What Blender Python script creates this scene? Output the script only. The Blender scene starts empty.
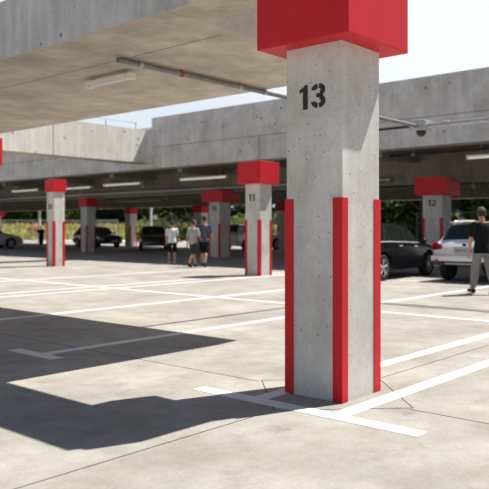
import bpy, bmesh, math, random
from mathutils import Vector, Matrix, Euler
random.seed(7)
C = bpy.context.scene.collection
PI = math.pi
R = math.radians

# ------------------------------------------------------------------ materials
def mat(name, col, rough=.6, metal=0., spec=.5, emit=None):
    m = bpy.data.materials.new(name); m.use_nodes = True
    b = m.node_tree.nodes['Principled BSDF']
    b.inputs['Base Color'].default_value = (*col, 1); b.inputs['Roughness'].default_value = rough
    b.inputs['Metallic'].default_value = metal; b.inputs['Specular IOR Level'].default_value = spec
    if emit:
        b.inputs['Emission Color'].default_value = (*emit[0], 1); b.inputs['Emission Strength'].default_value = emit[1]
    return m

def varied(name, col, amp=.15, scale=6., rough=.7, spec=.3, metal=0., bump=0.):
    m = mat(name, col, rough, metal, spec)
    nt = m.node_tree; b = nt.nodes['Principled BSDF']
    g = nt.nodes.new('ShaderNodeNewGeometry'); n = nt.nodes.new('ShaderNodeTexNoise')
    n.inputs['Scale'].default_value = scale; n.inputs['Detail'].default_value = 6
    nt.links.new(g.outputs['Position'], n.inputs['Vector'])
    r = nt.nodes.new('ShaderNodeValToRGB')
    r.color_ramp.elements[0].position = .3; r.color_ramp.elements[1].position = .7
    r.color_ramp.elements[0].color = (*[c*(1-amp) for c in col], 1)
    r.color_ramp.elements[1].color = (*[min(1, c*(1+amp)) for c in col], 1)
    nt.links.new(n.outputs['Fac'], r.inputs['Fac']); nt.links.new(r.outputs['Color'], b.inputs['Base Color'])
    if bump:
        bp = nt.nodes.new('ShaderNodeBump'); bp.inputs['Strength'].default_value = bump; bp.inputs['Distance'].default_value = .01
        nt.links.new(n.outputs['Fac'], bp.inputs['Height']); nt.links.new(bp.outputs['Normal'], b.inputs['Normal'])
    return m

def concrete(name, col, amp=.14, streak=.14, pits=True, big=.7, fine=7., tint=None, rough=.85, pitscale=5.5):
    m = mat(name, col, rough, 0, .25)
    nt = m.node_tree; N = nt.nodes; Lk = nt.links; b = N['Principled BSDF']
    g = N.new('ShaderNodeNewGeometry')
    def noise(scale, detail, vec=None, rg=.6):
        n = N.new('ShaderNodeTexNoise'); n.inputs['Scale'].default_value = scale
        n.inputs['Detail'].default_value = detail; n.inputs['Roughness'].default_value = rg
        Lk.new(vec if vec else g.outputs['Position'], n.inputs['Vector']); return n.outputs['Fac']
    def rng(v, a, c, lo, hi):
        n = N.new('ShaderNodeMapRange'); n.clamp = True
        for i, x in zip(('From Min', 'From Max', 'To Min', 'To Max'), (a, c, lo, hi)): n.inputs[i].default_value = x
        Lk.new(v, n.inputs['Value']); return n.outputs['Result']
    def mul(a, c):
        n = N.new('ShaderNodeMath'); n.operation = 'MULTIPLY'; Lk.new(a, n.inputs[0]); Lk.new(c, n.inputs[1]); return n.outputs[0]
    v = rng(noise(big, 4), .3, .7, 1-amp, 1+amp)
    v = mul(v, rng(noise(fine, 8, None, .7), .3, .7, 1-amp*.6, 1+amp*.6))
    v = mul(v, rng(noise(38, 4, None, .7), .3, .7, 1-amp*.55, 1+amp*.55))
    v = mul(v, rng(noise(big*3.1, 6, None, .75), .56, .72, 1, 1-amp*1.5))
    if streak:
        mp = N.new('ShaderNodeMapping'); mp.inputs['Scale'].default_value = (5, 5, .5); Lk.new(g.outputs['Position'], mp.inputs['Vector'])
        v = mul(v, rng(noise(1.0, 5, mp.outputs['Vector']), .35, .65, 1-streak, 1+streak*.5))
    h = v
    if pits:
        vo = N.new('ShaderNodeTexVoronoi'); vo.inputs['Scale'].default_value = pitscale; Lk.new(g.outputs['Position'], vo.inputs['Vector'])
        p = rng(vo.outputs['Distance'], .07, .13, .35, 1.)
        v = mul(v, p)
    mx = N.new('ShaderNodeMix'); mx.data_type = 'RGBA'; mx.blend_type = 'MIX'
    mx.inputs['A'].default_value = (*col, 1); mx.inputs['B'].default_value = (*(tint or [c*x for c, x in zip(col, (1.0, .93, .82))]), 1)
    Lk.new(rng(noise(big*1.7+.4, 5), .4, .65, 0, 1), mx.inputs['Factor'])
    vm = N.new('ShaderNodeVectorMath'); vm.operation = 'SCALE'
    Lk.new(mx.outputs['Result'], vm.inputs[0]); Lk.new(v, vm.inputs['Scale']); Lk.new(vm.outputs['Vector'], b.inputs['Base Color'])
    bp = N.new('ShaderNodeBump'); bp.inputs['Strength'].default_value = .25; bp.inputs['Distance'].default_value = .01
    Lk.new(v, bp.inputs['Height']); Lk.new(bp.outputs['Normal'], b.inputs['Normal'])
    return m

M = {}
M['col'] = concrete('column_concrete', (.66, .65, .625), .14, .12, pitscale=15., tint=(.59, .565, .52))
M['soffit'] = concrete('soffit_concrete', (.56, .495, .42), .16, 0, pits=False, big=1.0, fine=4, tint=(.47, .41, .345))
M['fascia'] = concrete('fascia_concrete', (.57, .575, .58), .14, .14, tint=(.52, .52, .515), pitscale=4.)
M['beam'] = concrete('beam_concrete', (.66, .65, .635), .13, .10, tint=(.56, .535, .50), pitscale=2.0)
M['pale'] = concrete('sunlit_pale_concrete', (.86, .83, .76), .08, .10, tint=(.80, .75, .66), pitscale=2.)  # paler copy of the beam concrete: sunlight painted into the cross beam's colour
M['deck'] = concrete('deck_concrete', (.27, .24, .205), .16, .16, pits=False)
M['floor'] = concrete('floor_concrete', (.355, .335, .298), .19, 0, pits=False, big=.8, fine=4.5, tint=(.315, .282, .236))
M['road'] = concrete('road_concrete', (.62, .60, .57), .08, 0, pits=False)
M['red'] = varied('red_paint', (.60, .012, .022), .06, 3., .5, .3)
M['line'] = varied('line_paint', (.70, .69, .67), .07, 9., .7)
M['joint'] = mat('joint_filler', (.07, .065, .06), .9)
M['black'] = mat('stencil_black', (.022, .022, .025), .7)
M['steel'] = varied('galvanised_steel', (.42, .42, .43), .15, 8., .45, .5, .5)
M['dark_steel'] = varied('weathered_steel', (.20, .195, .19), .2, 8., .5, .5, .3)
M['white_metal'] = mat('white_enamel', (.78, .76, .70), .45)
M['tube'] = mat('lit_tube', (.85, .85, .80), .4, emit=((1, .95, .85), .35))
M['rustclip'] = mat('rust_clip', (.30, .05, .03), .7)
M['rubber'] = varied('tyre_rubber', (.02, .02, .02), .2, 20, .85)
M['rim'] = mat('alloy', (.62, .62, .63), .35, .4)
M['glass'] = mat('tinted_glass', (.012, .018, .014), .05, 0, .45)
M['dark_plastic'] = mat('dark_plastic', (.02, .02, .021), .55)
M['pillar'] = mat('pillar_black', (.008, .008, .008), .8, 0, .1)
M['chrome'] = mat('chrome', (.75, .75, .74), .4, .55)
M['lamp_red'] = mat('lamp_red', (.22, .006, .010), .2)
M['lamp_clear'] = mat('lamp_clear', (.75, .77, .8), .12, .3)
M['plate'] = mat('plate_white', (.50, .47, .52), .4)
M['plate_ink'] = mat('plate_ink', (.14, .13, .19), .5)
M['badge'] = mat('badge_blue', (.02, .035, .10), .3)
def paint(name, col, rough=.25, coat=.8):
    m = mat(name, col, rough, 0, .5); b = m.node_tree.nodes['Principled BSDF']
    b.inputs['Coat Weight'].default_value = coat; b.inputs['Specular IOR Level'].default_value = .2 if coat < .5 else .5; b.inputs['Coat Roughness'].default_value = .05
    return m
M['p_white'] = paint('white_paint', (.78, .78, .78)); M['p_black'] = paint('black_paint', (.008, .008, .010), .22, .15)
M['p_silver'] = paint('silver_paint', (.50, .49, .46)); M['p_navy'] = paint('navy_paint', (.014, .016, .022))
M['skin'] = varied('skin', (.50, .29, .19), .08, 10, .55)
M['hair'] = mat('dark_hair', (.02, .014, .01), .7)
M['eye'] = mat('eye_dark', (.03, .02, .02), .3)
M['leaf'] = [varied('leaf_%s' % n, c, .5, 1.5, .7, .12) for n, c in (('dark', (.022, .038, .012)), ('mid', (.045, .075, .018)), ('bright', (.13, .17, .03)), ('olive', (.055, .065, .025)))]
M['bark'] = varied('bark', (.10, .075, .055), .3, 8, .9)
M['grass'] = varied('grass_blades', (.52, .50, .17), .4, .6, .9)
M['soil'] = varied('bank_soil', (.50, .46, .20), .3, .5, .95)
M['fence'] = varied('fence_steel', (.50, .50, .48), .12, 5, .5, .5, .4)
M['sign'] = mat('sign_white', (.75, .76, .76), .4)
def cloth(name, col, amp=.12): return varied(name, col, amp, 14, .9, .15, 0, .3)

# ------------------------------------------------------------------ mesh builder
class MB:
    def __init__(s): s.v = []; s.f = []; s.mi = []; s.mat = 0
    def add(s, vs, fs):
        o = len(s.v); s.v += [tuple(v) for v in vs]
        for f in fs: s.f.append([o+i for i in f]); s.mi.append(s.mat)
    def box(s, x0, x1, y0, y1, z0, z1, ch=0.):
        if x0 > x1: x0, x1 = x1, x0
        if y0 > y1: y0, y1 = y1, y0
        if ch <= 0:
            vs = [(x, y, z) for z in (z0, z1) for y in (y0, y1) for x in (x0, x1)]
            s.add(vs, [(0, 2, 3, 1), (4, 5, 7, 6), (0, 1, 5, 4), (2, 6, 7, 3), (0, 4, 6, 2), (1, 3, 7, 5)])
        else:
            bm = bmesh.new(); bmesh.ops.create_cube(bm, size=1)
            for v in bm.verts: v.co = Vector(((x0+x1)/2+v.co.x*(x1-x0), (y0+y1)/2+v.co.y*(y1-y0), (z0+z1)/2+v.co.z*(z1-z0)))
            bmesh.ops.bevel(bm, geom=bm.edges[:], offset=ch, segments=2, affect='EDGES', profile=.5)
            bm.verts.index_update(); s.add([v.co[:] for v in bm.verts], [[v.index for v in f.verts] for f in bm.faces]); bm.free()
        return s
    def prism(s, poly, fn, t0, t1):
        """poly of (u,v); fn(u,v,t)->xyz"""
        n = len(poly)
        vs = [fn(u, v, t0) for u, v in poly]+[fn(u, v, t1) for u, v in poly]
        s.add(vs, [list(range(n))[::-1], list(range(n, 2*n))]+[(i, (i+1) % n, n+(i+1) % n, n+i) for i in range(n)])
        return s
    def loft(s, rings, cap=True, closed=True):
        n = len(rings[0]); vs = [p for r in rings for p in r]; fs = []
        for k in range(len(rings)-1):
            for i in range(n if closed else n-1):
                j = (i+1) % n; fs.append((k*n+i, k*n+j, (k+1)*n+j, (k+1)*n+i))
        if cap: fs.append(list(range(n))[::-1]); fs.append([(len(rings)-1)*n+i for i in range(n)])
        s.add(vs, fs); return s
    def tube(s, pts, r, n=10, cap=True):
        pts = [Vector(p) for p in pts]; rr = r if isinstance(r, (list, tuple)) else [r]*len(pts); rings = []
        for i, p in enumerate(pts):
            d = (pts[min(i+1, len(pts)-1)]-pts[max(i-1, 0)]).normalized()
            up = Vector((0, 0, 1)) if abs(d.z) < .9 else Vector((1, 0, 0))
            a = d.cross(up).normalized(); b = d.cross(a).normalized()
            rings.append([p+rr[i]*(math.cos(t)*a-math.sin(t)*b) for t in [2*PI*k/n for k in range(n)]])
        return s.loft(rings, cap)
    def ell(s, c, r, nu=14, nv=9, rot=None, keep=None):
        vs = []; fs = []; c = Vector(c)
        for j in range(nv+1):
            ph = -PI/2+PI*j/nv
            for i in range(nu):
                t = 2*PI*i/nu; p = Vector((r[0]*math.cos(ph)*math.cos(t), r[1]*math.cos(ph)*math.sin(t), r[2]*math.sin(ph)))
                if rot: p = rot @ p
                vs.append(c+p)
        for j in range(nv):
            for i in range(nu):
                q = (j*nu+i, j*nu+(i+1) % nu, (j+1)*nu+(i+1) % nu, (j+1)*nu+i)
                if keep is None or keep(sum((Vector(vs[k]) for k in q), Vector())/4-c): fs.append(q)
        s.add(vs, fs); return s
    def limb(s, p0, p1, r0, r1):
        p0 = Vector(p0); p1 = Vector(p1); d = (p1-p0); pts = []; rr = []
        for k in range(5):
            a = -PI/2+PI/2*k/4; pts.append(p0+d.normalized()*r0*math.sin(a)); rr.append(max(.001, r0*math.cos(a)))
        pts.append((p0+p1)/2); rr.append((r0+r1)/2)
        for k in range(5):
            a = PI/2*k/4; pts.append(p1+d.normalized()*r1*math.sin(a)); rr.append(max(.001, r1*math.cos(a)))
        return s.tube(pts, rr, 12)
    def mesh(s, name):
        me = bpy.data.meshes.new(name); me.from_pydata([tuple(v) for v in s.v], [], s.f); me.update(); return me
    def build(s, name, m, parent=None, smooth=None, origin=None, weld=False):
        if origin: s.v = [tuple(a-b for a, b in zip(v, origin)) for v in s.v]
        me = s.mesh(name)
        for x in (m if isinstance(m, list) else [m]): me.materials.append(x)
        if isinstance(m, list): me.polygons.foreach_set('material_index', s.mi)
        bm = bmesh.new(); bm.from_mesh(me)
        if weld: bmesh.ops.remove_doubles(bm, verts=bm.verts[:], dist=1e-5)
        bmesh.ops.recalc_face_normals(bm, faces=bm.faces[:]); bm.to_mesh(me); bm.free()
        if smooth is not None:
            me.polygons.foreach_set('use_smooth', [True]*len(me.polygons)); me.set_sharp_from_angle(angle=R(smooth))
        o = bpy.data.objects.new(name, me); C.objects.link(o)
        if parent: o.parent = parent
        if origin: o.location = origin
        return o

def tag(o, label=None, cat=None, group=None, kind=None):
    if label: o['label'] = label
    if cat: o['category'] = cat
    if group: o['group'] = group
    if kind: o['kind'] = kind
    return o
def thing(name, label, cat, loc=(0, 0, 0), rz=0, group=None):
    o = bpy.data.objects.new(name, None); C.objects.link(o); o.empty_display_size = .2
    o.location = loc; o.rotation_euler = (0, 0, rz)
    return tag(o, label, cat, group)
def struct(name, mb, m, label=None, smooth=None):
    return tag(mb.build(name, m, None, smooth), label, None, None, 'structure')

# World axes: X runs along the parking bays (to the right and away), Y along the column row (to the left and away).
SUN_TO = Vector((.54, -.20, 1.0))          # direction towards the sun

# ------------------------------------------------------------------ ground
struct('floor', MB().box(-30, 46, -40, 95, -.3, 0), M['floor'], 'sunlit beige concrete parking floor')
struct('road', MB().box(46, 75, -40, 140, -.3, -.005), M['road'], 'bright sunlit pavement beyond the covered parking')
def strip(name, x0, x1, y0, y1, z, m, label=None): return struct(name, MB().box(x0, x1, y0, y1, -.002, z), m, label)
LN = .0035
strip('parking_line', 4.205, 4.355, 2.22, 4.28, LN, M['line'], 'white painted bar crossing the bay lines at the foot of column 13')
strip('parking_line', 4.205, 4.355, 6.33, 7.17, LN, M['line'], 'short white painted bar in the shade at left')
for y, x0, x1 in ((2.9, 4.355, 20), (3.66, 4.355, 20), (6.68, 4.355, 17.5), (9.68, 4.355, 17.5), (12.8, 6, 17), (13.46, 6, 17), (16.5, 6, 17), (-.1, 4.355, 20)):
    strip('parking_line', x0, x1, y-.07, y+.07, LN, M['line'], 'long white painted bay line')
strip('parking_line', 10.03, 10.17, -6, 21, LN+.0012, M['line'], 'white painted cross line behind column 13')
strip('parking_line', 16.4, 16.6, -4, 9.2, LN+.0012, M['line'], 'white painted cross line in front of the parked cars')
JN = .0018
def joint(p, q, w=.009):
    p = Vector((*p, 0)); q = Vector((*q, 0)); d = (q-p).normalized(); n = Vector((-d.y, d.x, 0))*w/2
    b = MB(); b.prism([(0, -1), (1, -1), (1, 1), (0, 1)], lambda u, v, t: p+(q-p)*u+n*v+Vector((0, 0, t)), -.002, JN)
    struct('floor_joint', b, M['joint'], 'thin dark sawn joint in the floor')
joint((4.82, 4.07), (4.82, 18)); joint((4.82, 2.61), (4.82, -6)); joint((5.65, 3.34), (18, 3.34)); joint((4.0, 3.34), (-6, 3.34))
joint((5.62, 3.34), (4.87, 2.60)); joint((4.87, 2.60), (4.13, 3.34)); joint((4.13, 3.34), (4.87, 4.08)); joint((4.87, 4.08), (5.62, 3.34))

# ------------------------------------------------------------------ overhead structure
ZS = 3.42
b = MB(); b.prism([(5.07, ZS), (22, ZS), (22, 4.13), (4.87, 4.13)], lambda u, v, t: (t, u, v), 4.64, 8.26)
slab = struct('canopy_slab', b, [M['soffit'], M['fascia']], 'broad concrete roof slab with warm beige underside at upper left')
for p in slab.data.polygons: p.material_index = 0 if p.normal.z < -.5 or p.normal.y < -.5 else 1
b = MB(); b.prism([(4.47, 2.96), (5.18, 2.96), (5.178, 5.06), (4.643, 5.06), (4.643, 4.7), (4.47, 4.7)], lambda u, v, t: (u, v, t), ZS, 3.56)  # wider front part is out of view, added to straighten the floor shadow
eb = struct('edge_beam', b, [M['soffit'], M['fascia']], 'concrete beam resting on column 13, with an unseen front widening added for its shadow')
for p in eb.data.polygons: p.material_index = 0 if p.normal.z < -.5 else 1
struct('slab_joint', MB().box(5.60, 5.615, 5.26, 21.9, ZS-.002, ZS+.01), M['deck'], 'long formwork seam on the slab underside')
struct('slab_joint', MB().box(4.9, 8.2, 11.8, 11.815, ZS-.002, ZS+.01), M['deck'], 'cross formwork seam on the slab underside')

FA = 21.3; DZ = 4.12
b = MB(); b.box(FA, FA+.7, -12, 24.26, 4.01, 6.26)
struct('front_beam', b, M['beam'], 'deep weathered concrete edge beam of the covered parking')
struct('front_beam', MB().box(FA+.002, FA+.7, 24.26, 90, 4.01, 5.85), M['beam'], 'lower concrete edge beam at left')
b = MB(); b.box(FA-.004, FA+.02, -12, 89, 4.93, 4.955)
for y in (17.97, 34.1, 8.5, 0): b.box(FA-.004, FA+.02, y, y+.03, 4.01, 4.94)
struct('beam_joint', b, M['deck'], 'dark pour joints on the edge beam face')
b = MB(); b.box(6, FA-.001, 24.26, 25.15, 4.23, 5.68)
cb = struct('cross_beam', b, [M['soffit'], M['pale']], 'sunlit concrete beam, coloured paler to show the sun, running toward the edge beam at left')
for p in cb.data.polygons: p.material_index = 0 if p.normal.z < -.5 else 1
struct('beam_joint', MB().box(16.18, 16.21, 24.255, 24.27, 4.23, 5.68), M['deck'], 'vertical joint on the sunlit cross beam')
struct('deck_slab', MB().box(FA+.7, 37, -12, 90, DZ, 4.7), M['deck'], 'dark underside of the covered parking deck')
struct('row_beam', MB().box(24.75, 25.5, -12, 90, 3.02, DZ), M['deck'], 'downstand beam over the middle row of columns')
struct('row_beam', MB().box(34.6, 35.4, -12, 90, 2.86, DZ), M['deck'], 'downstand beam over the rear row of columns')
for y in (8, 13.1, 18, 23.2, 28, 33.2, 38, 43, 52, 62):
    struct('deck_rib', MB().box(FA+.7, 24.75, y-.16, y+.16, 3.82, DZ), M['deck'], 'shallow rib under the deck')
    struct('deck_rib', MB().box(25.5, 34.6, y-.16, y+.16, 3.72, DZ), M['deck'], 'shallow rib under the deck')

# ------------------------------------------------------------------ numbered columns
def digit(ch):
    """list of polygons in a 0.62 x 1 box, stencil style"""
    P = []
    def rect(x0, y0, x1, y1): P.append([(x0, y0), (x1, y0), (x1, y1), (x0, y1)])
    def arc(cx, cy, rx, ry, w, a0, a1, n=10):
        for i in range(n):
            t0 = R(a0+(a1-a0)*i/n); t1 = R(a0+(a1-a0)*(i+1)/n)
            P.append([(cx+rx*math.cos(t0), cy+ry*math.sin(t0)), (cx+rx*math.cos(t1), cy+ry*math.sin(t1)),
                      (cx+(rx-w)*math.cos(t1), cy+(ry-w)*math.sin(t1)), (cx+(rx-w)*math.cos(t0), cy+(ry-w)*math.sin(t0))])
    if ch == '1': P.append([(.16, 0), (.38, 0), (.38, 1), (.24, 1), (.2, .93), (.0, .83), (.0, .68), (.16, .74)])
    if ch == '3':
        arc(.31, .735, .31, .265, .2, -62, 82); arc(.31, .735, .31, .265, .2, 98, 178)
        arc(.31, .285, .32, .285, .2, 62, -82); arc(.31, .285, .32, .285, .2, -98, -178)
        P.append([(.22, .43), (.46, .43), (.50, .52), (.46, .60), (.22, .60)])
    if ch == '2':
        arc(.31, .70, .31, .30, .2, -30, 82); arc(.31, .70, .31, .30, .2, 98, 178)
        P.append([(.02, .18), (.28, .18), (.6, .56), (.40, .62)]); rect(0, 0, .62, .18)
    if ch == '0':
        arc(.31, .5, .31, .5, .19, -82, 82, 16); arc(.31, .5, .31, .5, .19, 98, 262, 16)
    return P
def column(x, y, wx, wy, zc0, zc1, ov, label, num=None, numz=2.29, numh=.2, gh=1.58, guards=True, ovy=None, split=None):
    """x, y: the corner nearest the camera"""
    t = thing('concrete_column', label, 'column', (x+wx/2, y+wy/2, 0), 0, 'red capped concrete columns')
    X, Y = wx/2, wy/2
    b = MB(); c = .012
    b.prism([(-X+c, -Y), (X-c, -Y), (X, -Y+c), (X, Y-c), (X-c, Y), (-X+c, Y), (-X, Y-c), (-X, -Y+c)], lambda u, v, s: (u, v, s), 0, zc0)
    b.build('shaft', M['col'], t)
    oy = ov if ovy is None else ovy
    b = MB()
    if split:      # cap stepped: a taller block toward the lot, a lower block behind
        b.prism([(-X-ov, zc0), (X+ov+.1, zc0-.02), (X+ov+.1, zc1-.15), (-X+split, zc1-.15), (-X+split, zc1), (-X-ov, zc1)], lambda u, v, s_: (u, s_, v), -Y-oy, Y+oy)
    else: b.box(-X-ov, X+ov, -Y-oy, Y+oy, zc0, zc1, .008)
    b.build('capital', M['red'], t)
    if guards:
        th, la, lb = .012, .082, .088
        for sx in (-1, 1):
            la = .10 if sx > 0 else .082
            for sy in (-1, 1):
                th = .016 if sx < 0 and sy < 0 else .006
                g = MB()
                g.prism([(0, 0), (la, 0), (la, th), (th, th), (th, lb), (0, lb)],
                        lambda u, v, s: (sx*(X+th-u), sy*(Y+th-v), s), 0.002, gh)
                g.build('corner_guard', M['red'], t)
    if num:
        b = MB(); w = .0
        offs = {'1': .60, '3': .70, '2': .70, '0': .70}
        tot = sum(offs[ch] for ch in num)-.08; u0 = -tot/2
        for ch in num:
            for P in digit(ch):
                b.prism(P, lambda u, v, s: (-X-s, -(u0+u*1.10)*numh+.012, numz-numh/2+v*numh), 0., .0025)
            u0 += offs[ch]
        b.build('number_mark', M['black'], t)
    return t
G = {}
column(4.64, 3.085, .565, .545, 2.80, ZS, .17, 'large sharp foreground concrete column stencilled 13 with red corner guards', '13', 2.397, .196, 1.585)
column(15.42, 13.0, .54, .54, 2.60, 3.23, .155, 'concrete column stencilled 11 with red cap, standing behind column 13 to its left', '11', 2.22, .22, 1.58)
column(14.44, 21.6, .45, .45, 2.62, 3.05, .045, 'concrete column with red cap and guards standing in sun, farther left than column 11', '10', 2.10, .2, 1.58)
column(23.4, 11.38, .74, .74, 2.52, 3.14, .2, 'concrete column stencilled 12 with red cap rising behind the black car and white car', '12', 2.24, .24, 1.70, split=.35)
column(24.1, 22.75, .76, .66, 2.56, 3.08, .16, 'shaded concrete column with wide stepped red cap behind the two men walking together', '10', 2.25, .25, 1.55, ovy=.34, split=.5)
column(24.3, 33.15, .60, .58, 2.54, 3.02, .07, 'shaded concrete column with red cap standing left of the parked black hatchback', None, gh=1.5)
column(34.55, 41.75, .62, .60, 2.40, 2.86, .06, 'small distant red capped column right of the parked black hatchback', None, gh=1.5)
column(34.55, 61.3, .75, .72, 2.42, 2.86, .2, 'distant dark column with red cap at the left edge behind the silver sedan', None, gh=1.5)
column(34.55, 34.3, .7, .7, 2.40, 2.86, .1, 'small distant red capped column glimpsed above the heads of the two walking men', None, gh=1.5)
column(34.55, 27.0, .7, .7, 2.40, 2.86, .1, 'dim distant column with red cap glimpsed between columns 11 and 13', None, gh=1.5)
column(8.0, 15.28, .54, .54, 2.79, ZS, .18, 'column at the left picture edge showing only a sliver of sunlit red cap', None, gh=1.585)

# ------------------------------------------------------------------ lights, conduits, pipes
def batten(x, y0, y1, zt, label, w=.16, h=.09, hang=0., lit=False):
    t = thing('batten_light', label, 'ceiling light', (x, (y0+y1)/2, zt), 0, 'fluorescent batten lights under the concrete'); L = abs(y1-y0)/2
    b = MB(); b.box(-w/2, w/2, -L, L, -hang-h*.45, -hang, .006); b.build('housing', M['white_metal'], t)
    b = MB(); b.tube([(0, -L+.04, -hang-h*.62), (0, L-.04, -hang-h*.62)], h*.42, 10)
    b.build('diffuser', M['tube'] if lit else M['white_metal'], t, 40)
    for s in (-1, 1):
        b = MB(); b.box(-w*.42, w*.42, s*L-.03, s*L+.03, -hang-h*1.05, -hang); b.build('end_cap', M['white_metal'], t)
        if hang > .02:
            b = MB(); b.tube([(0, s*L*.7, -hang), (0, s*L*.7, 0)], .012, 6); b.build('hanger_rod', M['steel'], t)
batten(6.06, 7.30, 8.22, ZS, 'white batten light fixed under the slab beside the conduit at upper left', .13, .075, .045)
batten(24.2, 28.4, 31.45, 4.12, 'long white batten light between the leftmost sunlit column and column 11', .2, .13, .38, True)
batten(23.7, 21.9, 24.9, 4.12, 'long white batten light just left of the red cap of column 11', .2, .13, .38, True)
batten(24.35, 38.0, 40.95, 4.12, 'leftmost white batten light under the deck', .2, .13, .38, True)
batten(24.2, 32.6, 35.4, 4.12, 'white batten light just right of the leftmost sunlit column cap', .2, .13, .43, True)
batten(22.55, 7.1, 10.05, 4.12, 'bright white batten light under the deck at far right', .2, .13, .38, True)

t = thing('conduit', 'grey steel conduit running under the slab and across the gap behind column 13', 'conduit', (5.45, 6.82, ZS-.05))
b = MB(); b.tube([(0, 0, 0), (7.55, 0, 0)], .036, 12); b.build('pipe', M['dark_steel'], t, 40)
for x, m in ((.35, 'steel'), (1.05, 'rustclip'), (2.2, 'steel'), (2.75, 'steel')):
    b = MB(); b.tube([(x-.025, 0, 0), (x+.025, 0, 0)], .042, 12); b.box(x-.015, x+.015, -.012, .012, .03, .05)
    o = b.build('clamp', M[m], t, 40)
    if m == 'rustclip': o['label'] = 'rusty red clamp'
t = thing('cross_conduit', 'pair of grey conduits along the edge beam at right with a junction box', 'conduit', (13.05, 6.82, ZS-.05))
b = MB(); b.tube([(0, .2, .0), (0, -16, .0)], .05, 12); b.build('pipe', M['steel'], t, 40)
b = MB(); b.tube([(.22, 1.6, .06), (.22, -16, .06)], .03, 12); b.build('thin_pipe', M['dark_plastic'], t, 40)
b = MB(); b.box(-.14, .26, -.16, .16, -.08, .12, .02); b.build('junction_box', M['steel'], t)
b = MB(); b.ell((.02, -.02, -.1), (.1, .1, .1)); b.build('dome', M['dark_plastic'], t, 60)
for y in (-.5, -3.5):
    b = MB(); b.tube([(0, y, 0), (0, y-.12, 0)], .07, 12); b.build('coupling', M['steel'], t, 40)
def pipe(x, y0, y1, z, r, label, m='steel', zt=4.12):
    t = thing('service_pipe', label, 'pipe', (x, y0, z), 0, 'service pipes under the deck')
    b = MB(); b.tube([(0, 0, 0), (0, y1-y0, 0)], r, 10); b.build('pipe', M[m], t, 40)
    n = int((y1-y0)/6)
    for k in range(n):
        y = 2+k*6; h = MB(); h.tube([(0, y, 0), (0, y, zt-z)], .014, 6); h.tube([(0, y-.05, 0), (0, y+.05, 0)], r*1.35, 10); h.build('hanger', M['steel'], t, 40)
pipe(24.45, 14, 80, 3.22, .075, 'upper pale grey service pipe in front of the middle row beam')
pipe(30.0, 24, 86, 3.25, .085, 'lower grey service pipe deeper under the deck')
pipe(24.0, 26, 86, 3.45, .05, 'upper thin dark service pipe in front of the middle row beam', 'dark_steel')
pipe(27.5, 10, 86, 3.05, .10, 'thick dark service pipe just behind the middle row beam', 'dark_steel')
pipe(22.5, -8, 16, 3.90, .035, 'thin dark service pipe just behind the edge beam at right', 'dark_plastic')
t = thing('air_duct', 'pale sheet metal air duct hanging under the deck left of the walking people', 'duct', (29.0, 36.2, 3.0))
b = MB(); b.box(-.3, .3, -3.6, 0, 0, .55, .02); b.build('trunk', M['steel'], t)
b = MB(); b.loft([[(-.3, 0, 0), (.3, 0, 0), (.3, 0, .55), (-.3, 0, .55)], [(-.3, .9, .35), (.3, .9, .35), (.3, .9, .9), (-.3, .9, .9)]]); b.build('elbow', M['steel'], t)
for y in (-1, -3):
    b = MB(); b.tube([(0, y, .5), (0, y, 1.1)], .02, 6); b.build('hanger', M['steel'], t)

t = thing('roof_railing', 'thin grey railing along the top of the sunlit cross beam', 'railing', (12.6, 24.95, 5.68))
for z in (.40,):
    b = MB(); b.tube([(0, 0, z), (8.4, 0, z)], .024, 8); b.build('rail', M['steel'], t, 40)
for k in range(6):
    b = MB(); b.tube([(k*1.66+.05, 0, 0), (k*1.66+.05, 0, .40)], .022, 8); b.build('post', M['steel'], t, 40)

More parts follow.
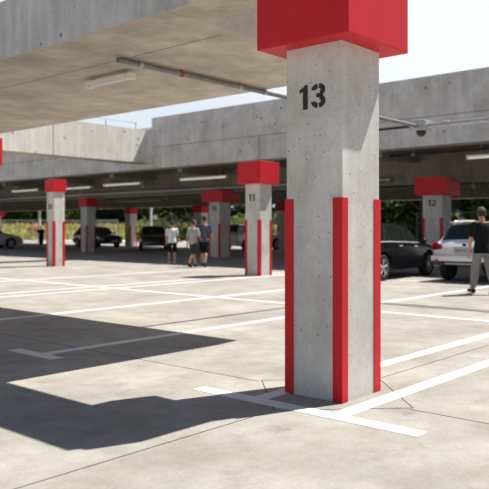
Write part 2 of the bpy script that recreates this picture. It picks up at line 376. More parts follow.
# ------------------------------------------------------------------ cars
def interp(tab, x, k):
    if x <= tab[0][0]: return tab[0][k]
    for a, c in zip(tab, tab[1:]):
        if x <= c[0]:
            f = (x-a[0])/(c[0]-a[0]) if c[0] > a[0] else 0; f = f*f*(3-2*f)*.45+f*.55
            return a[k]+(c[k]-a[k])*f
    return tab[-1][k]
def car(label, loc, heading, tab, wheels, wr, pm, name='car', clad=False, dlo=None, ws=None, rw=None, extras=None, group='parked cars', zs=.24):
    """tab rows: x, z_top, z_belt, half_width, half_roof; x from rear to front"""
    t = thing(name, label, 'car', loc, heading, group)
    L = tab[-1][0]; x0 = L/2
    def zb(x):
        z = zs if .5 < x < L-.5 else zs+.06
        for w in wheels:
            rr = wr+.07; d = rr*rr-(x-w)**2
            if d > 0: z = max(z, wr+math.sqrt(d))
        return z
    def sec(x):
        zt, be, ym, yr = (interp(tab, x, k) for k in (1, 2, 3, 4)); z0 = zb(x); q = lambda z: max(z, z0)
        zr = max(be+.01, zt-.07)
        return [(ym*.86, z0), (ym*.965, q(z0+.03)), (ym*.99, q(.42)), (ym, q(.60)), (ym*.99, q(be*.55+.32)), (ym*.965, q(be-.03)), (ym*.945, q(be)),
                (ym*.945*.5+yr*.5, q(be*.5+zr*.5)), (yr, q(zr)), (yr*.93, q(max(zr, zt-.022))), (yr*.6, q(max(zr, zt))), (0, q(max(zr, zt+.012)))]
    xs = sorted(set([round(i*L/56, 4) for i in range(57)]+[r[0] for r in tab]+[round(w+s*(wr+.07)*f, 4) for w in wheels for s in (-1, 1) for f in (1.001, .99, .95, .85, .7, .45)]+list(wheels)))
    rings = []
    for x in xs:
        h = sec(x); rings.append([(x-x0, y, z) for y, z in h]+[(x-x0, -y, z) for y, z in h[-2::-1]])
    b = MB(); b.loft(rings, True, False)
    b.build('body', pm, t, 32)
    u = MB(); u.box(-x0+.55, x0-.4, -tab[len(tab)//2][3]*.80, tab[len(tab)//2][3]*.78, zs+.02, .62); u.build('underbody', M['dark_plastic'], t)
    # side glass
    def side_pt(x, s, sy, off):
        h = sec(x); (ya, za), (yb, zb_) = h[6], h[8]; ym_, zm_ = h[7]
        y = ya+(yb-ya)*s; z = za+(zb_-za)*s
        return (x-x0, sy*(y+off), z+off*.3)
    for (xa0, xa1, xt0, xt1) in (dlo or []):
        for sy in (1, -1):
            g = MB(); n = 8; rows = []
            for k in range(5):
                s = .07+.80*k/4; xl = xa0+(xt0-xa0)*k/4; xr = xa1+(xt1-xa1)*k/4
                rows.append([side_pt(xl+(xr-xl)*i/n, s, sy, .006) for i in range(n+1)])
            g.loft(rows, False, False); g.build('side_window', M['glass'], t, 40)
    for A, B2 in zip(dlo or [], (dlo or [])[1:]):
        for sy in (1, -1):
            g = MB(); g.loft([[side_pt(A[1]+(A[3]-A[1])*q-.02, .05+.84*q, sy, .009), side_pt(B2[0]+(B2[2]-B2[0])*q+.02, .05+.84*q, sy, .009)] for q in (0, .25, .5, .75, 1)], False, False)
            g.build('pillar_trim', M['pillar'], t)
    def top_pt(x, v, off):
        h = sec(x); pts = [h[8], h[9], h[10], h[11]]; a = abs(v)
        # v 0 centre .. 1 edge
        f = (1-a)*3; i = min(2, int(f)); f -= i
        y = pts[i][0]+(pts[i+1][0]-pts[i][0])*f; z = pts[i][1]+(pts[i+1][1]-pts[i][1])*f
        return y*(1 if v > 0 else -1), z
    for nm, rg, dx in (('windscreen', ws, 1), ('rear_window', rw, -1)):
        if not rg: continue
        g = MB(); rows = []
        for k in range(9):
            x = rg[0]+(rg[1]-rg[0])*k/8; row = []
            for i in range(13):
                v = (-1+2*i/12)*.92
                if abs(v) < 1e-6: v = 1e-6
                y, z = top_pt(x, v, 0); row.append((x-x0+dx*.008, y, z+.008))
            rows.append(row)
        g.loft(rows, False, False); g.build(nm, M['glass'], t, 40)
    W = max(r[3] for r in tab)
    for w in wheels:
        for sy in (1, -1):
            wh = MB(); prof = [(.0, wr*.66), (.0, wr*.93), (.03, wr), (.17, wr), (.20, wr*.93), (.20, wr*.66)]
            yo = W-.015; rings = []
            for k in range(24):
                a = 2*PI*k/24; rings.append([(w-x0+r*math.cos(a), sy*(yo-d), wr+r*math.sin(a)) for d, r in prof])
            rings.append(rings[0]); wh.loft(rings, False, False)
            wh.tube([(w-x0, sy*(yo-.14), wr), (w-x0, sy*(yo-.19), wr)], wr*.68, 20)
            wo = wh.build('wheel', M['rubber'], t, 40, weld=True)
            rm = MB()
            for k in range(5):
                a = 2*PI*k/5+.3; c = math.cos(a); s_ = math.sin(a)
                for da in (-.13, .13):
                    ca, sa = math.cos(a+da), math.sin(a+da)
                    rm.tube([(w-x0+c*.04, sy*(yo-.03), wr+s_*.04), (w-x0+ca*wr*.66, sy*(yo-.02), wr+sa*wr*.66)], .017, 6)
            rm.tube([(w-x0, sy*(yo-.06), wr), (w-x0, sy*(yo-.012), wr)], .06, 14)
            rr = []
            for k in range(25):
                a = 2*PI*k/24; rr.append([(w-x0+r*math.cos(a), sy*(yo-d), wr+r*math.sin(a)) for d, r in ((.01, wr*.63), (.01, wr*.70), (.06, wr*.70), (.06, wr*.63))])
            rm.loft(rr, False, True); rm.build('rim', M['rim'], wo, 40)
    h = lambda x: [(y, z) for y, z in sec(x)]
    for sy in (1, -1):
        xm = L*.665; y, z = sec(xm)[6]
        m_ = MB(); m_.ell((xm-x0, sy*(y+.11), z+.06), (.07, .11, .075), 12, 8); m_.limb((xm-x0, sy*(y-.02), z+.02), (xm-x0, sy*(y+.05), z+.04), .02, .02)
        m_.build('mirror', pm, t, 50)
        for xh in (L*.40, L*.60):
            y, z = sec(xh)[5]
            d = MB(); d.box(xh-x0-.1, xh-x0+.1, sy*(y-.01), sy*(y+.035), z-.085, z-.05, .01); d.build('door_handle', M['chrome'] if pm is not M['p_white'] else pm, t)
        xs_ = L*.52
        for xd in (L*.36, L*.53, L*.69):
            dl = MB(); pts = [(xd-x0, sy*(yy+.001), zz) for yy, zz in sec(xd)[2:6]]
            dl.tube(pts, .005, 5); dl.build('door_seam', M['dark_plastic'], t)
        y, z = sec(L-.16)[5]
        hl = MB(); hl.ell((L-.22-x0, sy*(y-.10), z-.06), (.20, .14, .075), 12, 8); hl.build('headlight', M['lamp_clear'], t, 60)
    fb = MB(); fb.box(L-x0-.10, L-x0+.02, -W*.55, W*.55, .30, .42, .02); fb.box(L-x0-.12, L-x0+.015, -W*.35, W*.35, .52, .66, .02); fb.build('grille', M['dark_plastic'], t)
    if clad:
        for sy in (1, -1):
            c = MB(); xa = wheels[0]+wr+.07; xb = wheels[1]-wr-.07; c.box(xa-x0, xb-x0, sy*(W*.86), sy*(W+.004), zs-.01, zs+.12, .01); c.build('sill_trim', M['dark_plastic'], t)
    if extras: extras(t, x0, sec, W, L)
    return t

SUV = [(0, .93, .84, .80, .72), (.05, 1.0, .93, .85, .72), (.12, 1.08, 1.0, .87, .70), (.46, 1.49, 1.02, .895, .60), (.62, 1.56, 1.02, .90, .60), (.9, 1.575, 1.02, .905, .61),
       (2.2, 1.59, 1.0, .91, .63), (2.75, 1.50, .98, .91, .62), (3.4, 1.04, .96, .90, .72), (3.7, .99, .91, .89, .76), (4.2, .90, .82, .86, .74), (4.4, .78, .70, .78, .66), (4.46, .64, .58, .72, .62)]
def suv_rear(t, x0, sec, W, L):
    b = MB(); b.box(-x0-.10, -x0+.12, -W*.94, W*.94, .50, .68, .05); b.build('rear_bumper', M['p_white'], t, 40)
    b = MB(); b.box(-x0-.115, -x0+.10, -W*.93, W*.93, .42, .53, .03); b.build('lower_valance', M['dark_plastic'], t, 40)
    b = MB(); b.box(-x0-.122, -x0-.08, -W*.5, W*.5, .45, .49, .01); b.build('skid_strip', M['steel'], t)
    for s in (1, -1):
        b = MB()
        b.loft([[(-x0+.30, s*W*.975, .90), (-x0+.30, s*W*.93, .90), (-x0+.30, s*W*.92, .98), (-x0+.30, s*W*.955, .98)],
                [(-x0+.02, s*W*.95, .80), (-x0+.02, s*W*.80, .80), (-x0+.02, s*W*.80, .99), (-x0+.02, s*W*.93, .99)],
                [(-x0-.03, s*W*.88, .80), (-x0-.03, s*W*.62, .83), (-x0-.03, s*W*.62, .92), (-x0-.03, s*W*.86, .95)]])
        b.build('tail_light', M['lamp_red'], t, 40)
        b = MB(); b.tube([(-x0-.09, s*W*.76, .52), (-x0-.118, s*W*.76, .52)], .05, 16); b.build('rear_reflector', M['lamp_red'], t, 40)
        b = MB(); pts = [(x-x0, s*(sec(x)[8][0]-.03), sec(x)[9][1]+.05) for x in (.75, .9, 1.4, 2.0, 2.4)]
        pts = [(pts[0][0]-.06, pts[0][1], pts[0][2]-.05)]+pts+[(pts[-1][0]+.08, pts[-1][1], pts[-1][2]-.06)]
        b.tube(pts, .02, 8); b.build('roof_rail', M['chrome'], t, 40)
    b = MB(); b.box(-x0-.028, -x0+.03, -.27, .27, .72, .865, .008); pl = b.build('licence_plate', M['plate'], t)
    for k in range(6):
        b = MB(); b.box(-x0-.032, -x0-.026, -.21+k*.075, -.165+k*.075, .765, .825); b.build('plate_character', M['plate_ink'], pl)
    b = MB(); b.ell((-x0+.005, 0, .94), (.03, .065, .035), 16, 8); b.build('emblem', M['badge'], t, 60)
    b = MB(); b.box(.36-x0, .62-x0, -.55, .55, 1.475, 1.512, .015); b.build('roof_spoiler', M['p_white'], t)
    b = MB(); b.box(.345-x0, .36-x0, -.18, .18, 1.48, 1.505); b.build('brake_lamp', M['lamp_red'], t)
    b = MB(); b.box(-x0-.012, -x0+.02, -.36, .36, .872, .895, .005); b.build('tailgate_handle', M['chrome'], t)
car('white hatchback style SUV seen from behind beside the man in black shirt', (19.0, 7.57, 0), 0, [(x, z*.955 if z > .9 else z, be*.97, y, r) for x, z, be, y, r in SUV], (.82, 3.48), .36, M['p_white'], 'suv', True, zs=.40,
    dlo=[(.62, 1.30, .80, 1.30), (1.36, 2.2, 1.36, 2.2), (2.27, 3.20, 2.27, 2.85)], ws=(2.80, 3.36), rw=(.15, .47), extras=suv_rear)
HATCH = [(0, .84, .76, .76, .68), (.06, .98, .92, .83, .66), (.16, 1.06, .98, .86, .62), (.65, 1.38, .99, .89, .66), (1.1, 1.45, .99, .90, .68), (2.1, 1.475, .97, .91, .69),
         (2.6, 1.40, .95, .91, .69), (3.35, 1.0, .93, .90, .74), (3.8, .93, .86, .89, .76), (4.2, .85, .78, .86, .74), (4.45, .74, .66, .78, .64), (4.52, .60, .54, .70, .60)]
hd = dict(dlo=[(.7, 1.20, .95, 1.22), (1.28, 2.12, 1.28, 2.12), (2.19, 3.10, 2.19, 2.72)], ws=(2.66, 3.32), rw=(.2, .62))
def chrome_line(t, x0, sec, W, L):
    for s in (1, -1):
        b = MB(); b.tube([(x-x0, s*(sec(x)[6][0]+.008), sec(x)[6][1]+.005) for x in [.7+.2*k for k in range(13)]], .02, 6); b.build('window_trim', M['chrome'], t)
car('glossy black hatchback parked side-on right behind column 13', (17.42, 10.35, 0), R(3), HATCH, (.84, 3.58), .34, M['p_black'], 'hatchback', extras=chrome_line, **hd)
car('light silver sedan parked in shade at the left edge', (23.65, 43.05, 0), R(-4), HATCH, (.84, 3.58), .34, M['p_silver'], 'sedan', extras=chrome_line, **hd)
car('black hatchback facing the sun in the far background between two shaded columns', (31.0, 41.05, 0), R(-100), HATCH, (.84, 3.58), .33, M['p_navy'], 'hatchback', **hd)
car('dark car parked in deep shade behind the man in white shirt', (30.0, 34.0, 0), R(-130), HATCH, (.84, 3.58), .34, M['p_navy'], 'car', **hd)
car('light silver car in shade just left of column 11, half hidden', (33.6, 28.9, 0), R(-3), SUV, (.82, 3.48), .34, M['p_silver'], 'car',
    dlo=[(.62, 1.30, .80, 1.30), (1.36, 2.2, 1.36, 2.2), (2.27, 3.20, 2.27, 2.85)], ws=(2.80, 3.36), rw=(.15, .47))

# ------------------------------------------------------------------ people
def remeshed(mb, name, m, parent, vox, sm=4):
    me = mb.mesh(name); tmp = bpy.data.objects.new(name+'_src', me); C.objects.link(tmp)
    md = tmp.modifiers.new('r', 'REMESH'); md.mode = 'VOXEL'; md.voxel_size = vox; md.use_smooth_shade = True
    s = tmp.modifiers.new('s', 'SMOOTH'); s.factor = .5; s.iterations = sm
    bpy.context.view_layer.update()
    dg = bpy.context.evaluated_depsgraph_get(); ev = tmp.evaluated_get(dg)
    me2 = bpy.data.meshes.new_from_object(ev); me2.name = name
    bpy.data.objects.remove(tmp); bpy.data.meshes.remove(me)
    me2.materials.clear(); me2.materials.append(m)
    me2.polygons.foreach_set('use_smooth', [True]*len(me2.polygons))
    o = bpy.data.objects.new(name, me2); C.objects.link(o); o.parent = parent
    return o
def person(label, loc, heading, H, P, shirt, trousers, shorts, shoe, sole, cap=None, hair=None, build=1.0):
    """local frame: +y forward, +x to the person's right"""
    t = thing('person', label, 'person', loc, heading, None); k = H/1.78
    V = lambda x, y, z: Vector((x*k, y*k, z*k))
    lean = P.get('lean', .02); w = build; lo_ = P.get('loose', 1.0)
    J = {}
    def rotx(v, a): return Vector((v.x, v.y*math.cos(a)+v.z*math.sin(a), v.z*math.cos(a)-v.y*math.sin(a)))
    hz = .93
    low = 9
    for s, n in ((-1, 'L'), (1, 'R')):
        th, kn, ft = P['leg'+n]
        hip = Vector((s*.092, 0, hz)); d = Vector((s*.02, math.sin(R(th)), -math.cos(R(th)))); knee = hip+d*.43
        a2 = R(th-kn); ank = knee+Vector((s*.005, math.sin(a2), -math.cos(a2)))*.42
        J[n] = [hip, knee, ank, R(ft)]; low = min(low, ank.z)
    # shoes: drop the figure so that the lowest sole stands on the ground
    def foot(n):
        ank, fa = J[n][2], J[n][3]; f = Vector((.02*(1 if n == 'R' else -1), math.cos(fa), math.sin(fa))); dn = Vector((0, math.sin(fa), -math.cos(fa)))
        return ank, f, dn
    lowz = min(min((foot(n)[0]+foot(n)[2]*.085+foot(n)[1]*q).z for q in (-.06, .19)) for n in 'LR')
    for n in 'LR':
        for i in range(3): J[n][i] = J[n][i]-Vector((0, 0, lowz))
    hz -= lowz
    sh = hz+.50
    def sp(z): return Vector((0, lean*(z-hz)*2, z))   # spine point
    body = MB(); K = lambda v: v*k
    def ring(c, rx, ry, n=18): return [K(c+Vector((rx*math.cos(2*PI*i/n), ry*math.sin(2*PI*i/n), 0))) for i in range(n)]
    prof = [(-.10, .10, .09), (-.06, .16, .11), (.02, .168, .118), (.10, .155, .105), (.18, .145, .10), (.28, .155, .108), (.38, .172, .115), (.46, .175, .105), (.51, .13, .085), (.545, .065, .065), (.62, .055, .058)]
    body.loft([ring(sp(hz+z), rx*w, ry*w) for z, rx, ry in prof])
    hc = sp(hz+.72)+Vector((0, .015, 0)); yaw = R(P.get('head', 0)); rz = Matrix.Rotation(yaw, 3, 'Z')
    hp = lambda x, y, z: K(hc+rz @ Vector((x, y, z)))
    body.ell(hp(0, -.005, .02), (.074*k, .094*k, .10*k), 18, 12, rz); body.ell(hp(0, .02, -.055), (.058*k, .072*k, .062*k), 14, 10, rz)
    body.ell(hp(0, .095, -.01), (.014*k, .022*k, .026*k), 8, 6, rz); body.ell(hp(0, .083, -.058), (.026*k, .016*k, .012*k), 8, 6, rz)
    body.ell(hp(0, .078, .03), (.045*k, .016*k, .012*k), 8, 6, rz)
    for s in (-1, 1): body.ell(hp(s*.076, -.008, -.005), (.011*k, .02*k, .033*k), 8, 6, rz)
    body.limb(K(sp(hz+.5)), K(hc+Vector((0, -.01, -.06))), .056*k, .054*k)
    arms = {}
    for s, n in ((-1, 'L'), (1, 'R')):
        sw, el, ab = P['arm'+n]
        S = sp(sh-.02)+Vector((s*.182*w, 0, 0)); d = Vector((s*math.sin(R(ab)), math.sin(R(sw)), -math.cos(R(sw))*math.cos(R(ab)))).normalized()
        E_ = S+d*.29; a = R(sw+el); d2 = Vector((s*math.sin(R(ab))*.3, math.sin(a), -math.cos(a))).normalized(); Wr = E_+d2*.25
        arms[n] = (S, E_, Wr)
        body.limb(K(S), K(E_), .054*k*w, .041*k); body.limb(K(E_), K(Wr), .043*k, .028*k)
        palm = Wr+d2*.085
        side = Vector((0, 1, 0))-d2*d2.y; side.normalize(); nrm = d2.cross(side)*(-s)
        rot = Matrix((side, nrm, d2)).transposed()
        body.ell(K(Wr+d2*.05), (.042*k, .019*k, .058*k), 12, 8, rot)
        for q, ln in ((-.033, .062), (-.011, .078), (.011, .084), (.033, .074)):
            a0 = Wr+d2*.085+side*q; a1 = a0+d2*ln*.5+nrm*.006; a2 = a1+d2*ln*.45+nrm*.024
            body.limb(K(a0), K(a1), .0098*k, .0095*k); body.limb(K(a1), K(a2), .0095*k, .0085*k)
        a0 = Wr+d2*.03+side*.03; a1 = a0+d2*.035+side*.03; a2 = a1+d2*.035+side*.004+nrm*.01
        body.limb(K(a0), K(a1), .013*k, .011*k); body.limb(K(a1), K(a2), .011*k, .009*k)
    for n in 'LR':
        hip, kn, an, fa = J[n]
        body.limb(K(hip), K(kn), .083*k*w, .056*k*w); body.limb(K(kn), K(kn*.65+an*.35+Vector((0, -.018, 0))), .054*k*w, .056*k*w); body.limb(K(kn*.65+an*.35+Vector((0, -.018, 0))), K(an), .054*k*w, .036*k)
        ank, f, dn = foot(n); body.limb(K(ank+dn*.02), K(ank+f*.13+dn*.05), .036*k, .03*k)
    remeshed(body, 'body', M['skin'], t, .0085)
    # shirt
    b = MB(); lo = P.get('hem', -.06)
    pr = [(lo, .196, .145), (.02, .186, .136), (.10, .168, .120), (.18, .163, .118), (.28, .170, .122), (.38, .185, .128), (.46, .188, .118), (.505, .145, .097), (.535, .085, .078)]
    b.loft([ring(sp(hz+z), rx*w, ry*w) for z, rx, ry in pr])
    for n in 'LR':
        S, E_, Wr = arms[n]; b.limb(K(S), K(S+(E_-S)*.70), .070*k*w, .064*k*w)
    remeshed(b, 'shirt', shirt, t, .011)
    # trousers or shorts
    b = MB(); b.loft([ring(sp(hz+z), rx*w, ry*w) for z, rx, ry in [(-.12, .12, .10), (-.08, .172, .122), (.0, .176, .128), (.06, .168, .120)]])
    for n in 'LR':
        hip, kn, an, fa = J[n]
        if shorts: e = hip+(kn-hip)*.93; b.limb(K(hip), K(e), .098*k*w, .082*k*w)
        else:
            b.limb(K(hip+(kn-hip)*.08), K(kn), .092*k*w*lo_**.5, .074*k*w*lo_); m_ = kn*.55+an*.45+Vector((0, -.012, 0)); b.limb(K(kn), K(m_), .073*k*w*lo_, .070*k*w*lo_); b.limb(K(m_), K(an+Vector((0, 0, .03))), .069*k*w*lo_, .05*k*w*lo_)
    remeshed(b, 'shorts' if shorts else 'trousers', trousers, t, .011)
    for n in 'LR':
        ank, f, dn = foot(n); b = MB(); sd = Vector((1, 0, 0))
        rot = Matrix((sd, f.normalized(), -dn)).transposed()
        b.ell(K(ank+dn*.045-f*.02), (.042*k, .06*k, .05*k), 12, 8, rot); b.ell(K(ank+dn*.052+f*.09), (.05*k, .115*k, .042*k), 14, 8, rot); b.limb(K(ank+dn*.0), K(ank+dn*.03), .044*k, .046*k)
        so = remeshed(b, 'shoe', shoe, t, .01, 2)
        b = MB(); pl = [(.038*math.cos(a)*(1.15 if math.sin(a) > 0 else 1), .135*math.sin(a)) for a in [2*PI*i/20 for i in range(20)]]
        b.prism(pl, lambda u, v, s_: K(ank+dn*(.085-s_)+f*(v+.065)+sd*u), 0, .024); b.build('sole', sole, so, 40)
    for s in (-1, 1):
        b = MB(); b.ell(hp(s*.03, .084, .008), (.012*k, .008*k, .007*k), 8, 6, rz); b.build('eye', M['eye'], t, 60)
    iz = rz.inverted()
    hm = hair or M['hair']
    b = MB(); b.ell(hp(0, -.012, .028), (.083*k, .101*k, .104*k), 22, 16, rz, lambda c: (iz @ c).z > .035*k or ((iz @ c).y < -.005*k and (iz @ c).z > -.085*k))
    ho = b.build('hair', hm, t, 60)
    if cap:
        b = MB(); b.ell(hp(0, -.008, .045), (.089*k, .106*k, .098*k), 22, 14, rz, lambda c: (iz @ c).z > -.005*k)
        co = b.build('cap', cap, t, 60)
        b = MB(); pl = [(.075*math.cos(a), .085+.085*math.sin(a)) for a in [PI*i/12 for i in range(13)]]
        b.prism(pl, lambda u, v, s_: hp(u, v, .05-(v-.08)*.25+s_), 0, .008); b.build('brim', cap, co)
    return t
view = math.atan2(.6605, .7508)      # looking direction of the photograph
def face(px): return view-math.atan((px-244.5)/716.6)-PI/2     # z-rotation that turns local +y directly away from the photo's viewpoint
white_sole = mat('sole_white', (.72, .70, .66), .6); dark_sole = mat('sole_dark', (.04, .04, .04), .7)
person('man in black t-shirt, grey trousers and grey cap walking at the right edge', (14.17, 6.0, 0), face(480)+R(30), 1.78,
       dict(legL=(16, 4, 4), legR=(-14, 8, -10), armL=(-6, 14, 16), armR=(10, 18, 12), head=-24, lean=.03, hem=-.09, loose=1.14),
       cloth('tee_black', (.012, .012, .013)), cloth('jogger_grey', (.24, .235, .23)), False, cloth('shoe_black', (.02, .02, .02)), white_sole, cap=cloth('cap_grey', (.13, .12, .115)), build=1.04)
person('tall man in blue-grey t-shirt and black shorts, rightmost of the three walkers', (17.75, 17.48, 0), face(206)+R(-14), 1.80,
       dict(legL=(16, 4, 4), legR=(-16, 12, -16), armL=(-14, 12, 8), armR=(14, 20, 9), head=-10, lean=.03),
       cloth('tee_blue', (.10, .125, .17)), cloth('shorts_black', (.014, .014, .016)), True, cloth('shoe_dark', (.03, .03, .03)), dark_sole)
person('man in light grey t-shirt and dark grey shorts, middle of the three walkers', (17.42, 17.7, 0), face(194)+R(-40), 1.66,
       dict(legL=(20, 6, 4), legR=(-18, 14, -20), armL=(-16, 14, 8), armR=(18, 22, 10), head=0, lean=.03),
       cloth('tee_grey', (.42, .42, .41)), cloth('shorts_grey', (.055, .055, .055)), True, cloth('shoe_dark', (.025, .025, .025)), dark_sole, hair=mat('brown_hair', (.05, .025, .015), .7))
person('man in white t-shirt and black shorts, leftmost of the three walkers', (18.3, 19.7, 0), face(172)+R(6), 1.62,
       dict(legL=(10, 4, 2), legR=(-10, 8, -8), armL=(-6, 18, 9), armR=(8, 14, 8), head=0, lean=.01),
       cloth('tee_white', (.78, .78, .78)), cloth('shorts_black', (.012, .012, .013)), True, cloth('shoe_white', (.6, .6, .58)), white_sole, hair=mat('brown_hair', (.045, .025, .016), .7))
person('distant person in dark jacket standing by the fence at left', (31.42, 48.72, 0), face(41)+R(160), 1.5,
       dict(legL=(4, 2, 0), legR=(-4, 4, 0), armL=(6, 30, 12), armR=(4, 40, 12), head=0, lean=.02, hem=-.25, loose=1.3),
       cloth('jacket_dark', (.008, .008, .01)), cloth('trousers_dark', (.02, .02, .025)), False, cloth('shoe_dark', (.02, .02, .02)), dark_sole, build=1.25)

# ------------------------------------------------------------------ background: fence, grass, trees
def vp(l, d, z=0.): return Vector((d*.7508+l*.6605, d*.6605-l*.7508, z))
b = MB(); b.loft([[vp(-75, 81, -.02), vp(14, 81, -.02)], [vp(-75, 96, 1.75), vp(14, 96, 1.75)], [vp(-80, 150, 3), vp(20, 150, 3)]], False, False)
struct('grass_bank', b, M['soil'], 'grassy bank rising beyond the road')
struct('far_ground', MB().box(75, 160, -60, 160, -.5, -.03), M['soil'], 'ground beyond the road')
def fence(name, label, p, q, h, n, m, pitch=.11):
    p = Vector(p); q = Vector(q); d = q-p; L = d.length; u = d.normalized()
    t = thing(name, label, 'fence', p); up = Vector((0, 0, 1)); nn = Vector((-u.y, u.x, 0))
    for i in range(n+1):
        b = MB(); c = u*(L*i/n); b.tube([c, c+up*(h+.06)], .045, 8); b.build('post', m, t, 40)
    b = MB(); b.tube([up*h, u*L+up*h], .03, 6); b.tube([up*.08, u*L+up*.08], .02, 6); b.build('rail', m, t, 40)
    b = MB(); w = .005
    k = int((L+h)/pitch)
    for i in range(k):
        for s in (1, -1):
            a0 = i*pitch-h; pts = []
            x0, z0, x1, z1 = a0, 0., a0+h, h
            if x0 < 0: z0 = -x0; x0 = 0
            if x1 > L: z1 = h-(x1-L); x1 = L
            if z1 <= z0: continue
            if s < 0: z0, z1 = h-z0, h-z1
            A = u*x0+up*z0; B_ = u*x1+up*z1; o = Vector((0, 0, w))
            b.add([A-o, A+o, B_+o, B_-o], [(0, 1, 2, 3)])
    b.build('wire_mesh', m, t)
    return t
fence('chain_link_fence', 'grey chain link fence in front of the grass bank at left', vp(-42, 79), vp(-14, 79), 2.2, 9, M['fence'])
fence('chain_link_fence', 'dark railing fence beyond the deck at centre', vp(-13.9, 79), vp(14, 79), 2.0, 10, mat('fence_dark', (.05, .055, .05), .6), .2)
fence('metal_fence', 'dark fence with tall posts behind the white SUV at right', (45.5, 24, 0), (45.5, -2, 0), 2.4, 8, mat('fence_charcoal', (.045, .05, .045), .6), .25)
# grass tufts on the bank
b = MB(); rnd = random.Random(3)
for i in range(7000):
    q = rnd.uniform(80, 95); p0 = vp(rnd.uniform(-48, 2), q, max(0, (q-81)/15*1.75)); x, y, z = p0
    a = rnd.uniform(0, PI); s = rnd.uniform(.3, .7); c, d = math.cos(a)*.16, math.sin(a)*.16
    b.add([(x-c, y-d, z-.03), (x+c, y+d, z-.03), (x+rnd.uniform(-.15, .15), y+rnd.uniform(-.15, .15), z+s)], [(0, 1, 2)])
tag(b.build('long_grass', M['grass'], None), 'sunlit yellow-green long grass beyond the fence at left', 'grass', None, 'stuff')

def tree(x, y, h, r, kind, label, z=0., low=.25, seed=0, n=2600, name='tree', stems=1, group='trees beyond the car park', ls=.42):
    rn = random.Random(seed+int(x*13+y*7))
    t = thing(name, label, 'tree' if name == 'tree' else 'shrub', (x, y, z), 0, group)
    b = MB()
    for s in range(stems):
        dx, dy = (rn.uniform(-.5, .5)*r*.4 for _ in (0, 1)); b.tube([(dx*.4, dy*.4, 0), (dx*.6, dy*.6, h*.35), (dx, dy, h*.75)], [.05*h*.5, .035*h*.5, .012*h*.5], 8)
        for q in range(4):
            a = rn.uniform(0, 2*PI); z0 = h*rn.uniform(.3, .6); b.tube([(dx*.6, dy*.6, z0), (dx+r*.7*math.cos(a), dy+r*.7*math.sin(a), z0+h*.2)], [.012*h, .004*h], 6)
    b.build('trunk', M['bark'], t, 60)
    b = MB(); cl = []
    for c in range(22):
        a = rn.uniform(0, 2*PI); q = rn.uniform(.2, .85)**.7*r; zz = rn.uniform(low, .88) if c > 6 else rn.uniform(.02, .2)
        cl.append((q*math.cos(a)*math.sin(PI*min(1, .25+zz*.75))**.5, q*math.sin(a), zz*h, r*rn.uniform(.28, .45)))
    for i in range(n):
        c = cl[i % len(cl)]; v = Vector((rn.gauss(0, 1), rn.gauss(0, 1), rn.gauss(0, 1))).normalized()*c[3]*rn.uniform(.55, 1.05)
        p = Vector(c[:3])+v
        if p.z < .05: continue
        e = Vector((rn.gauss(0, 1), rn.gauss(0, 1), rn.gauss(0, 1))).normalized(); f = e.orthogonal().normalized(); s = ls*rn.uniform(.5, 1)*(.5 if name != 'tree' else 1)
        b.add([p-e*s*.5, p+f*s*.28, p+e*s*.5, p-f*s*.28], [(0, 1, 2, 3)])
    b.build('crown', M['leaf'][kind], t)
spots = []
def at(px, d):
    u = (px-244.5)/716.6; return (d*(.7508+u*.6605), d*(.6605-u*.7508))
names = ['dark green', 'mid green', 'bright green', 'olive green']
lst = [(-12, 100, 9, 4.5, 0), (14, 108, 8, 4.2, 3), (34, 98, 7.5, 4.0, 1), (55, 104, 9, 4.5, 0), (78, 96, 8, 4.2, 2), (100, 100, 9, 4.5, 1), (122, 95, 8.5, 4.2, 0),
       (148, 92, 9, 4.6, 1), (166, 84, 7.5, 3.8, 2), (182, 90, 9, 4.4, 0), (204, 86, 8, 4.0, 3), (226, 92, 9, 4.4, 1), (246, 84, 8, 4.0, 0), (268, 88, 9, 4.4, 1),
       (392, 56, 7.5, 3.2, 1), (407, 60, 8, 3.4, 3), (420, 53, 7, 3.0, 1), (440, 58, 8, 3.4, 1), (458, 54, 7.5, 3.2, 1), (476, 58, 8, 3.4, 3), (495, 54, 8, 3.4, 0), (380, 62, 8, 3.4, 0)]
where = ['at the far left edge', 'above the silver sedan', 'behind the fence near the distant person', 'behind the leftmost sunlit column', 'left of the shaded column by the far black hatchback', 'above the far black hatchback',
         'right of the far black hatchback', 'left of the lamp post', 'right of the lamp post', 'above the man in white', 'above the two walking men', 'behind the stepped red cap column', 'left of column 11', 'right of column 11',
         'just right of column 13 above the black hatchback', 'above the black hatchback bonnet', 'left of column 12', 'behind column 12', 'above the white SUV roof', 'behind the head of the man in black', 'at the far right edge', 'behind column 13 right edge']
for (px, d, h, r, kd), wtxt in zip(lst, where):
    x, y = at(px, d); d = max(d, 101) if px < 300 else d; x, y = at(px, d); z = 1.9 if px < 300 else 0
    tree(x, y, h, r, kd, '%s leafy tree %s' % (names[kd], wtxt), z-.05, low=.06, seed=px, stems=2 if px > 370 else 1, n=3600, ls=.75)
for px, d, h, r, kd, wtxt in [(232, 66, 2.6, 2.0, 2, 'bright yellow-green bush behind the half hidden silver car'), (244, 68, 2.4, 1.8, 2, 'bright yellow-green bush beside column 11'), (272, 64, 2.3, 1.8, 1, 'green bush right of column 11'),
                              (160, 66, 2.0, 1.6, 1, 'green bush at the foot of the lamp post'), (178, 70, 2.6, 1.8, 0, 'dark bush behind the dark car'), (146, 68, 2.0, 1.6, 2, 'light green bush left of the lamp post')]:
    x, y = at(px, d); tree(x, y, h, r, kd, wtxt, 0, low=.1, seed=px, n=2200, ls=.6, name='shrub', group='shrubs beyond the car park')
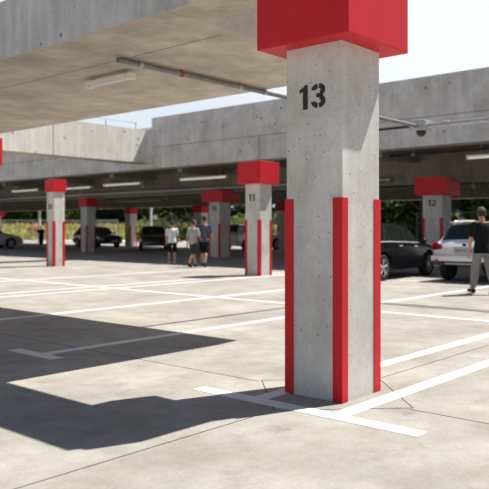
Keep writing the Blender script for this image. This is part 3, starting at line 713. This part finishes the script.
x, y = at(36, 88); tag(MB().ell((x, y, 1.0), (1.0, 1.3, .65), 12, 8).build('red_tarpaulin', mat('tarp_red', (.36, .07, .045), .8), None, 60), 'low reddish heap on the grass beyond the fence at left', 'tarpaulin')
for px, d, h, sgn, lab in ((39.3, 64, 3.9, 0, 'pale lamp post beyond the deck left of the leftmost sunlit column'), (151, 58, 3.2, 1, 'pale lamp post with round white sign left of the man in white')):
    x, y = at(px, d); t = thing('lamp_post', lab, 'post', (x, y, 0), view)
    b = MB(); b.tube([(0, 0, 0), (0, 0, h*1.6)], .13 if not sgn else .10, 10); b.build('pole', M['sign'], t, 40)
    b = MB(); b.tube([(0, 0, 0), (0, 0, .12)], .2, 12); b.build('base', M['sign'], t, 40)
    if sgn:
        b = MB(); b.tube([(-.16, -.35, 2.2), (-.13, -.35, 2.2)], .2, 18); b.tube([(-.1, -.35, 2.2), (0, 0, 2.2)], .03, 6); b.build('round_sign', M['sign'], t, 40)
x, y = at(148, 56); t = thing('utility_cabinet', 'small pale utility cabinet at the foot of the round-signed lamp post', 'cabinet', (x, y, 0), view)
b = MB(); b.box(-.2, .2, -.35, .35, 0, .8, .03); b.build('case', M['sign'], t)
b = MB(); b.box(-.215, -.195, -.3, .3, .08, .74, .005); b.build('door', M['sign'], t)

# ------------------------------------------------------------------ light
sd = bpy.data.lights.new('sun', 'SUN'); sd.energy = 7.5; sd.angle = R(.55); sd.color = (1, .96, .90)
so = bpy.data.objects.new('sun', sd); C.objects.link(so); so.rotation_euler = SUN_TO.to_track_quat('Z', 'Y').to_euler(); so.location = (20, -6, 30)
w = bpy.data.worlds.new('sky'); bpy.context.scene.world = w; w.use_nodes = True
nt = w.node_tree; N = nt.nodes; Lk = nt.links; bg = N['Background']
tc = N.new('ShaderNodeTexCoord'); sx = N.new('ShaderNodeSeparateXYZ'); Lk.new(tc.outputs['Generated'], sx.inputs[0])
rp = N.new('ShaderNodeValToRGB'); e = rp.color_ramp.elements
e[0].position = 0; e[0].color = (.80, .87, .95, 1); e[1].position = 1; e[1].color = (.09, .16, .32, 1)
q = e.new(.30); q.color = (.74, .83, .94, 1); q = e.new(.46); q.color = (.24, .33, .50, 1)
Lk.new(sx.outputs['Z'], rp.inputs['Fac'])
dt = N.new('ShaderNodeVectorMath'); dt.operation = 'DOT_PRODUCT'; dt.inputs[1].default_value = Vector((.85, .25, .5)).normalized()[:]
Lk.new(tc.outputs['Generated'], dt.inputs[0])
mr = N.new('ShaderNodeMapRange'); mr.interpolation_type = 'SMOOTHSTEP'
for i, v in zip(('From Min', 'From Max', 'To Min', 'To Max'), (.80, .99, 0, .55)): mr.inputs[i].default_value = v
Lk.new(dt.outputs['Value'], mr.inputs['Value'])
mx = N.new('ShaderNodeMix'); mx.data_type = 'RGBA'; mx.blend_type = 'ADD'; mx.inputs['B'].default_value = (.45, .38, .30, 1)
Lk.new(mr.outputs['Result'], mx.inputs['Factor']); Lk.new(rp.outputs['Color'], mx.inputs['A'])
d2 = N.new('ShaderNodeVectorMath'); d2.operation = 'DOT_PRODUCT'; d2.inputs[1].default_value = (.84, .54, 0)
Lk.new(tc.outputs['Generated'], d2.inputs[0]); m2 = N.new('ShaderNodeMapRange'); m2.interpolation_type = 'SMOOTHSTEP'
for i, v in zip(('From Min', 'From Max', 'To Min', 'To Max'), (-.6, .75, .48, 1)): m2.inputs[i].default_value = v
Lk.new(d2.outputs['Value'], m2.inputs['Value']); sk = N.new('ShaderNodeVectorMath'); sk.operation = 'SCALE'
Lk.new(mx.outputs['Result'], sk.inputs[0]); Lk.new(m2.outputs['Result'], sk.inputs['Scale'])
Lk.new(sk.outputs['Vector'], bg.inputs['Color']); bg.inputs['Strength'].default_value = 1.0

# ------------------------------------------------------------------ camera
cd = bpy.data.cameras.new('camera'); co = bpy.data.objects.new('camera', cd); C.objects.link(co)
co.location = (0, 0, 1.35); co.rotation_euler = (PI/2, 0, view-PI/2)
cd.sensor_width = 36; cd.lens = 36*716.62/489; cd.shift_y = -16.5/489; cd.clip_end = 500
cd.dof.use_dof = True; cd.dof.focus_distance = 5.9; cd.dof.aperture_fstop = 2.6
sc = bpy.context.scene; sc.camera = co
vs = sc.view_settings; vs.view_transform = 'Standard'; vs.look = 'None'; vs.exposure = 0; vs.gamma = 1; vs.use_curve_mapping = False
sc.cycles.max_bounces = 8; sc.cycles.diffuse_bounces = 5
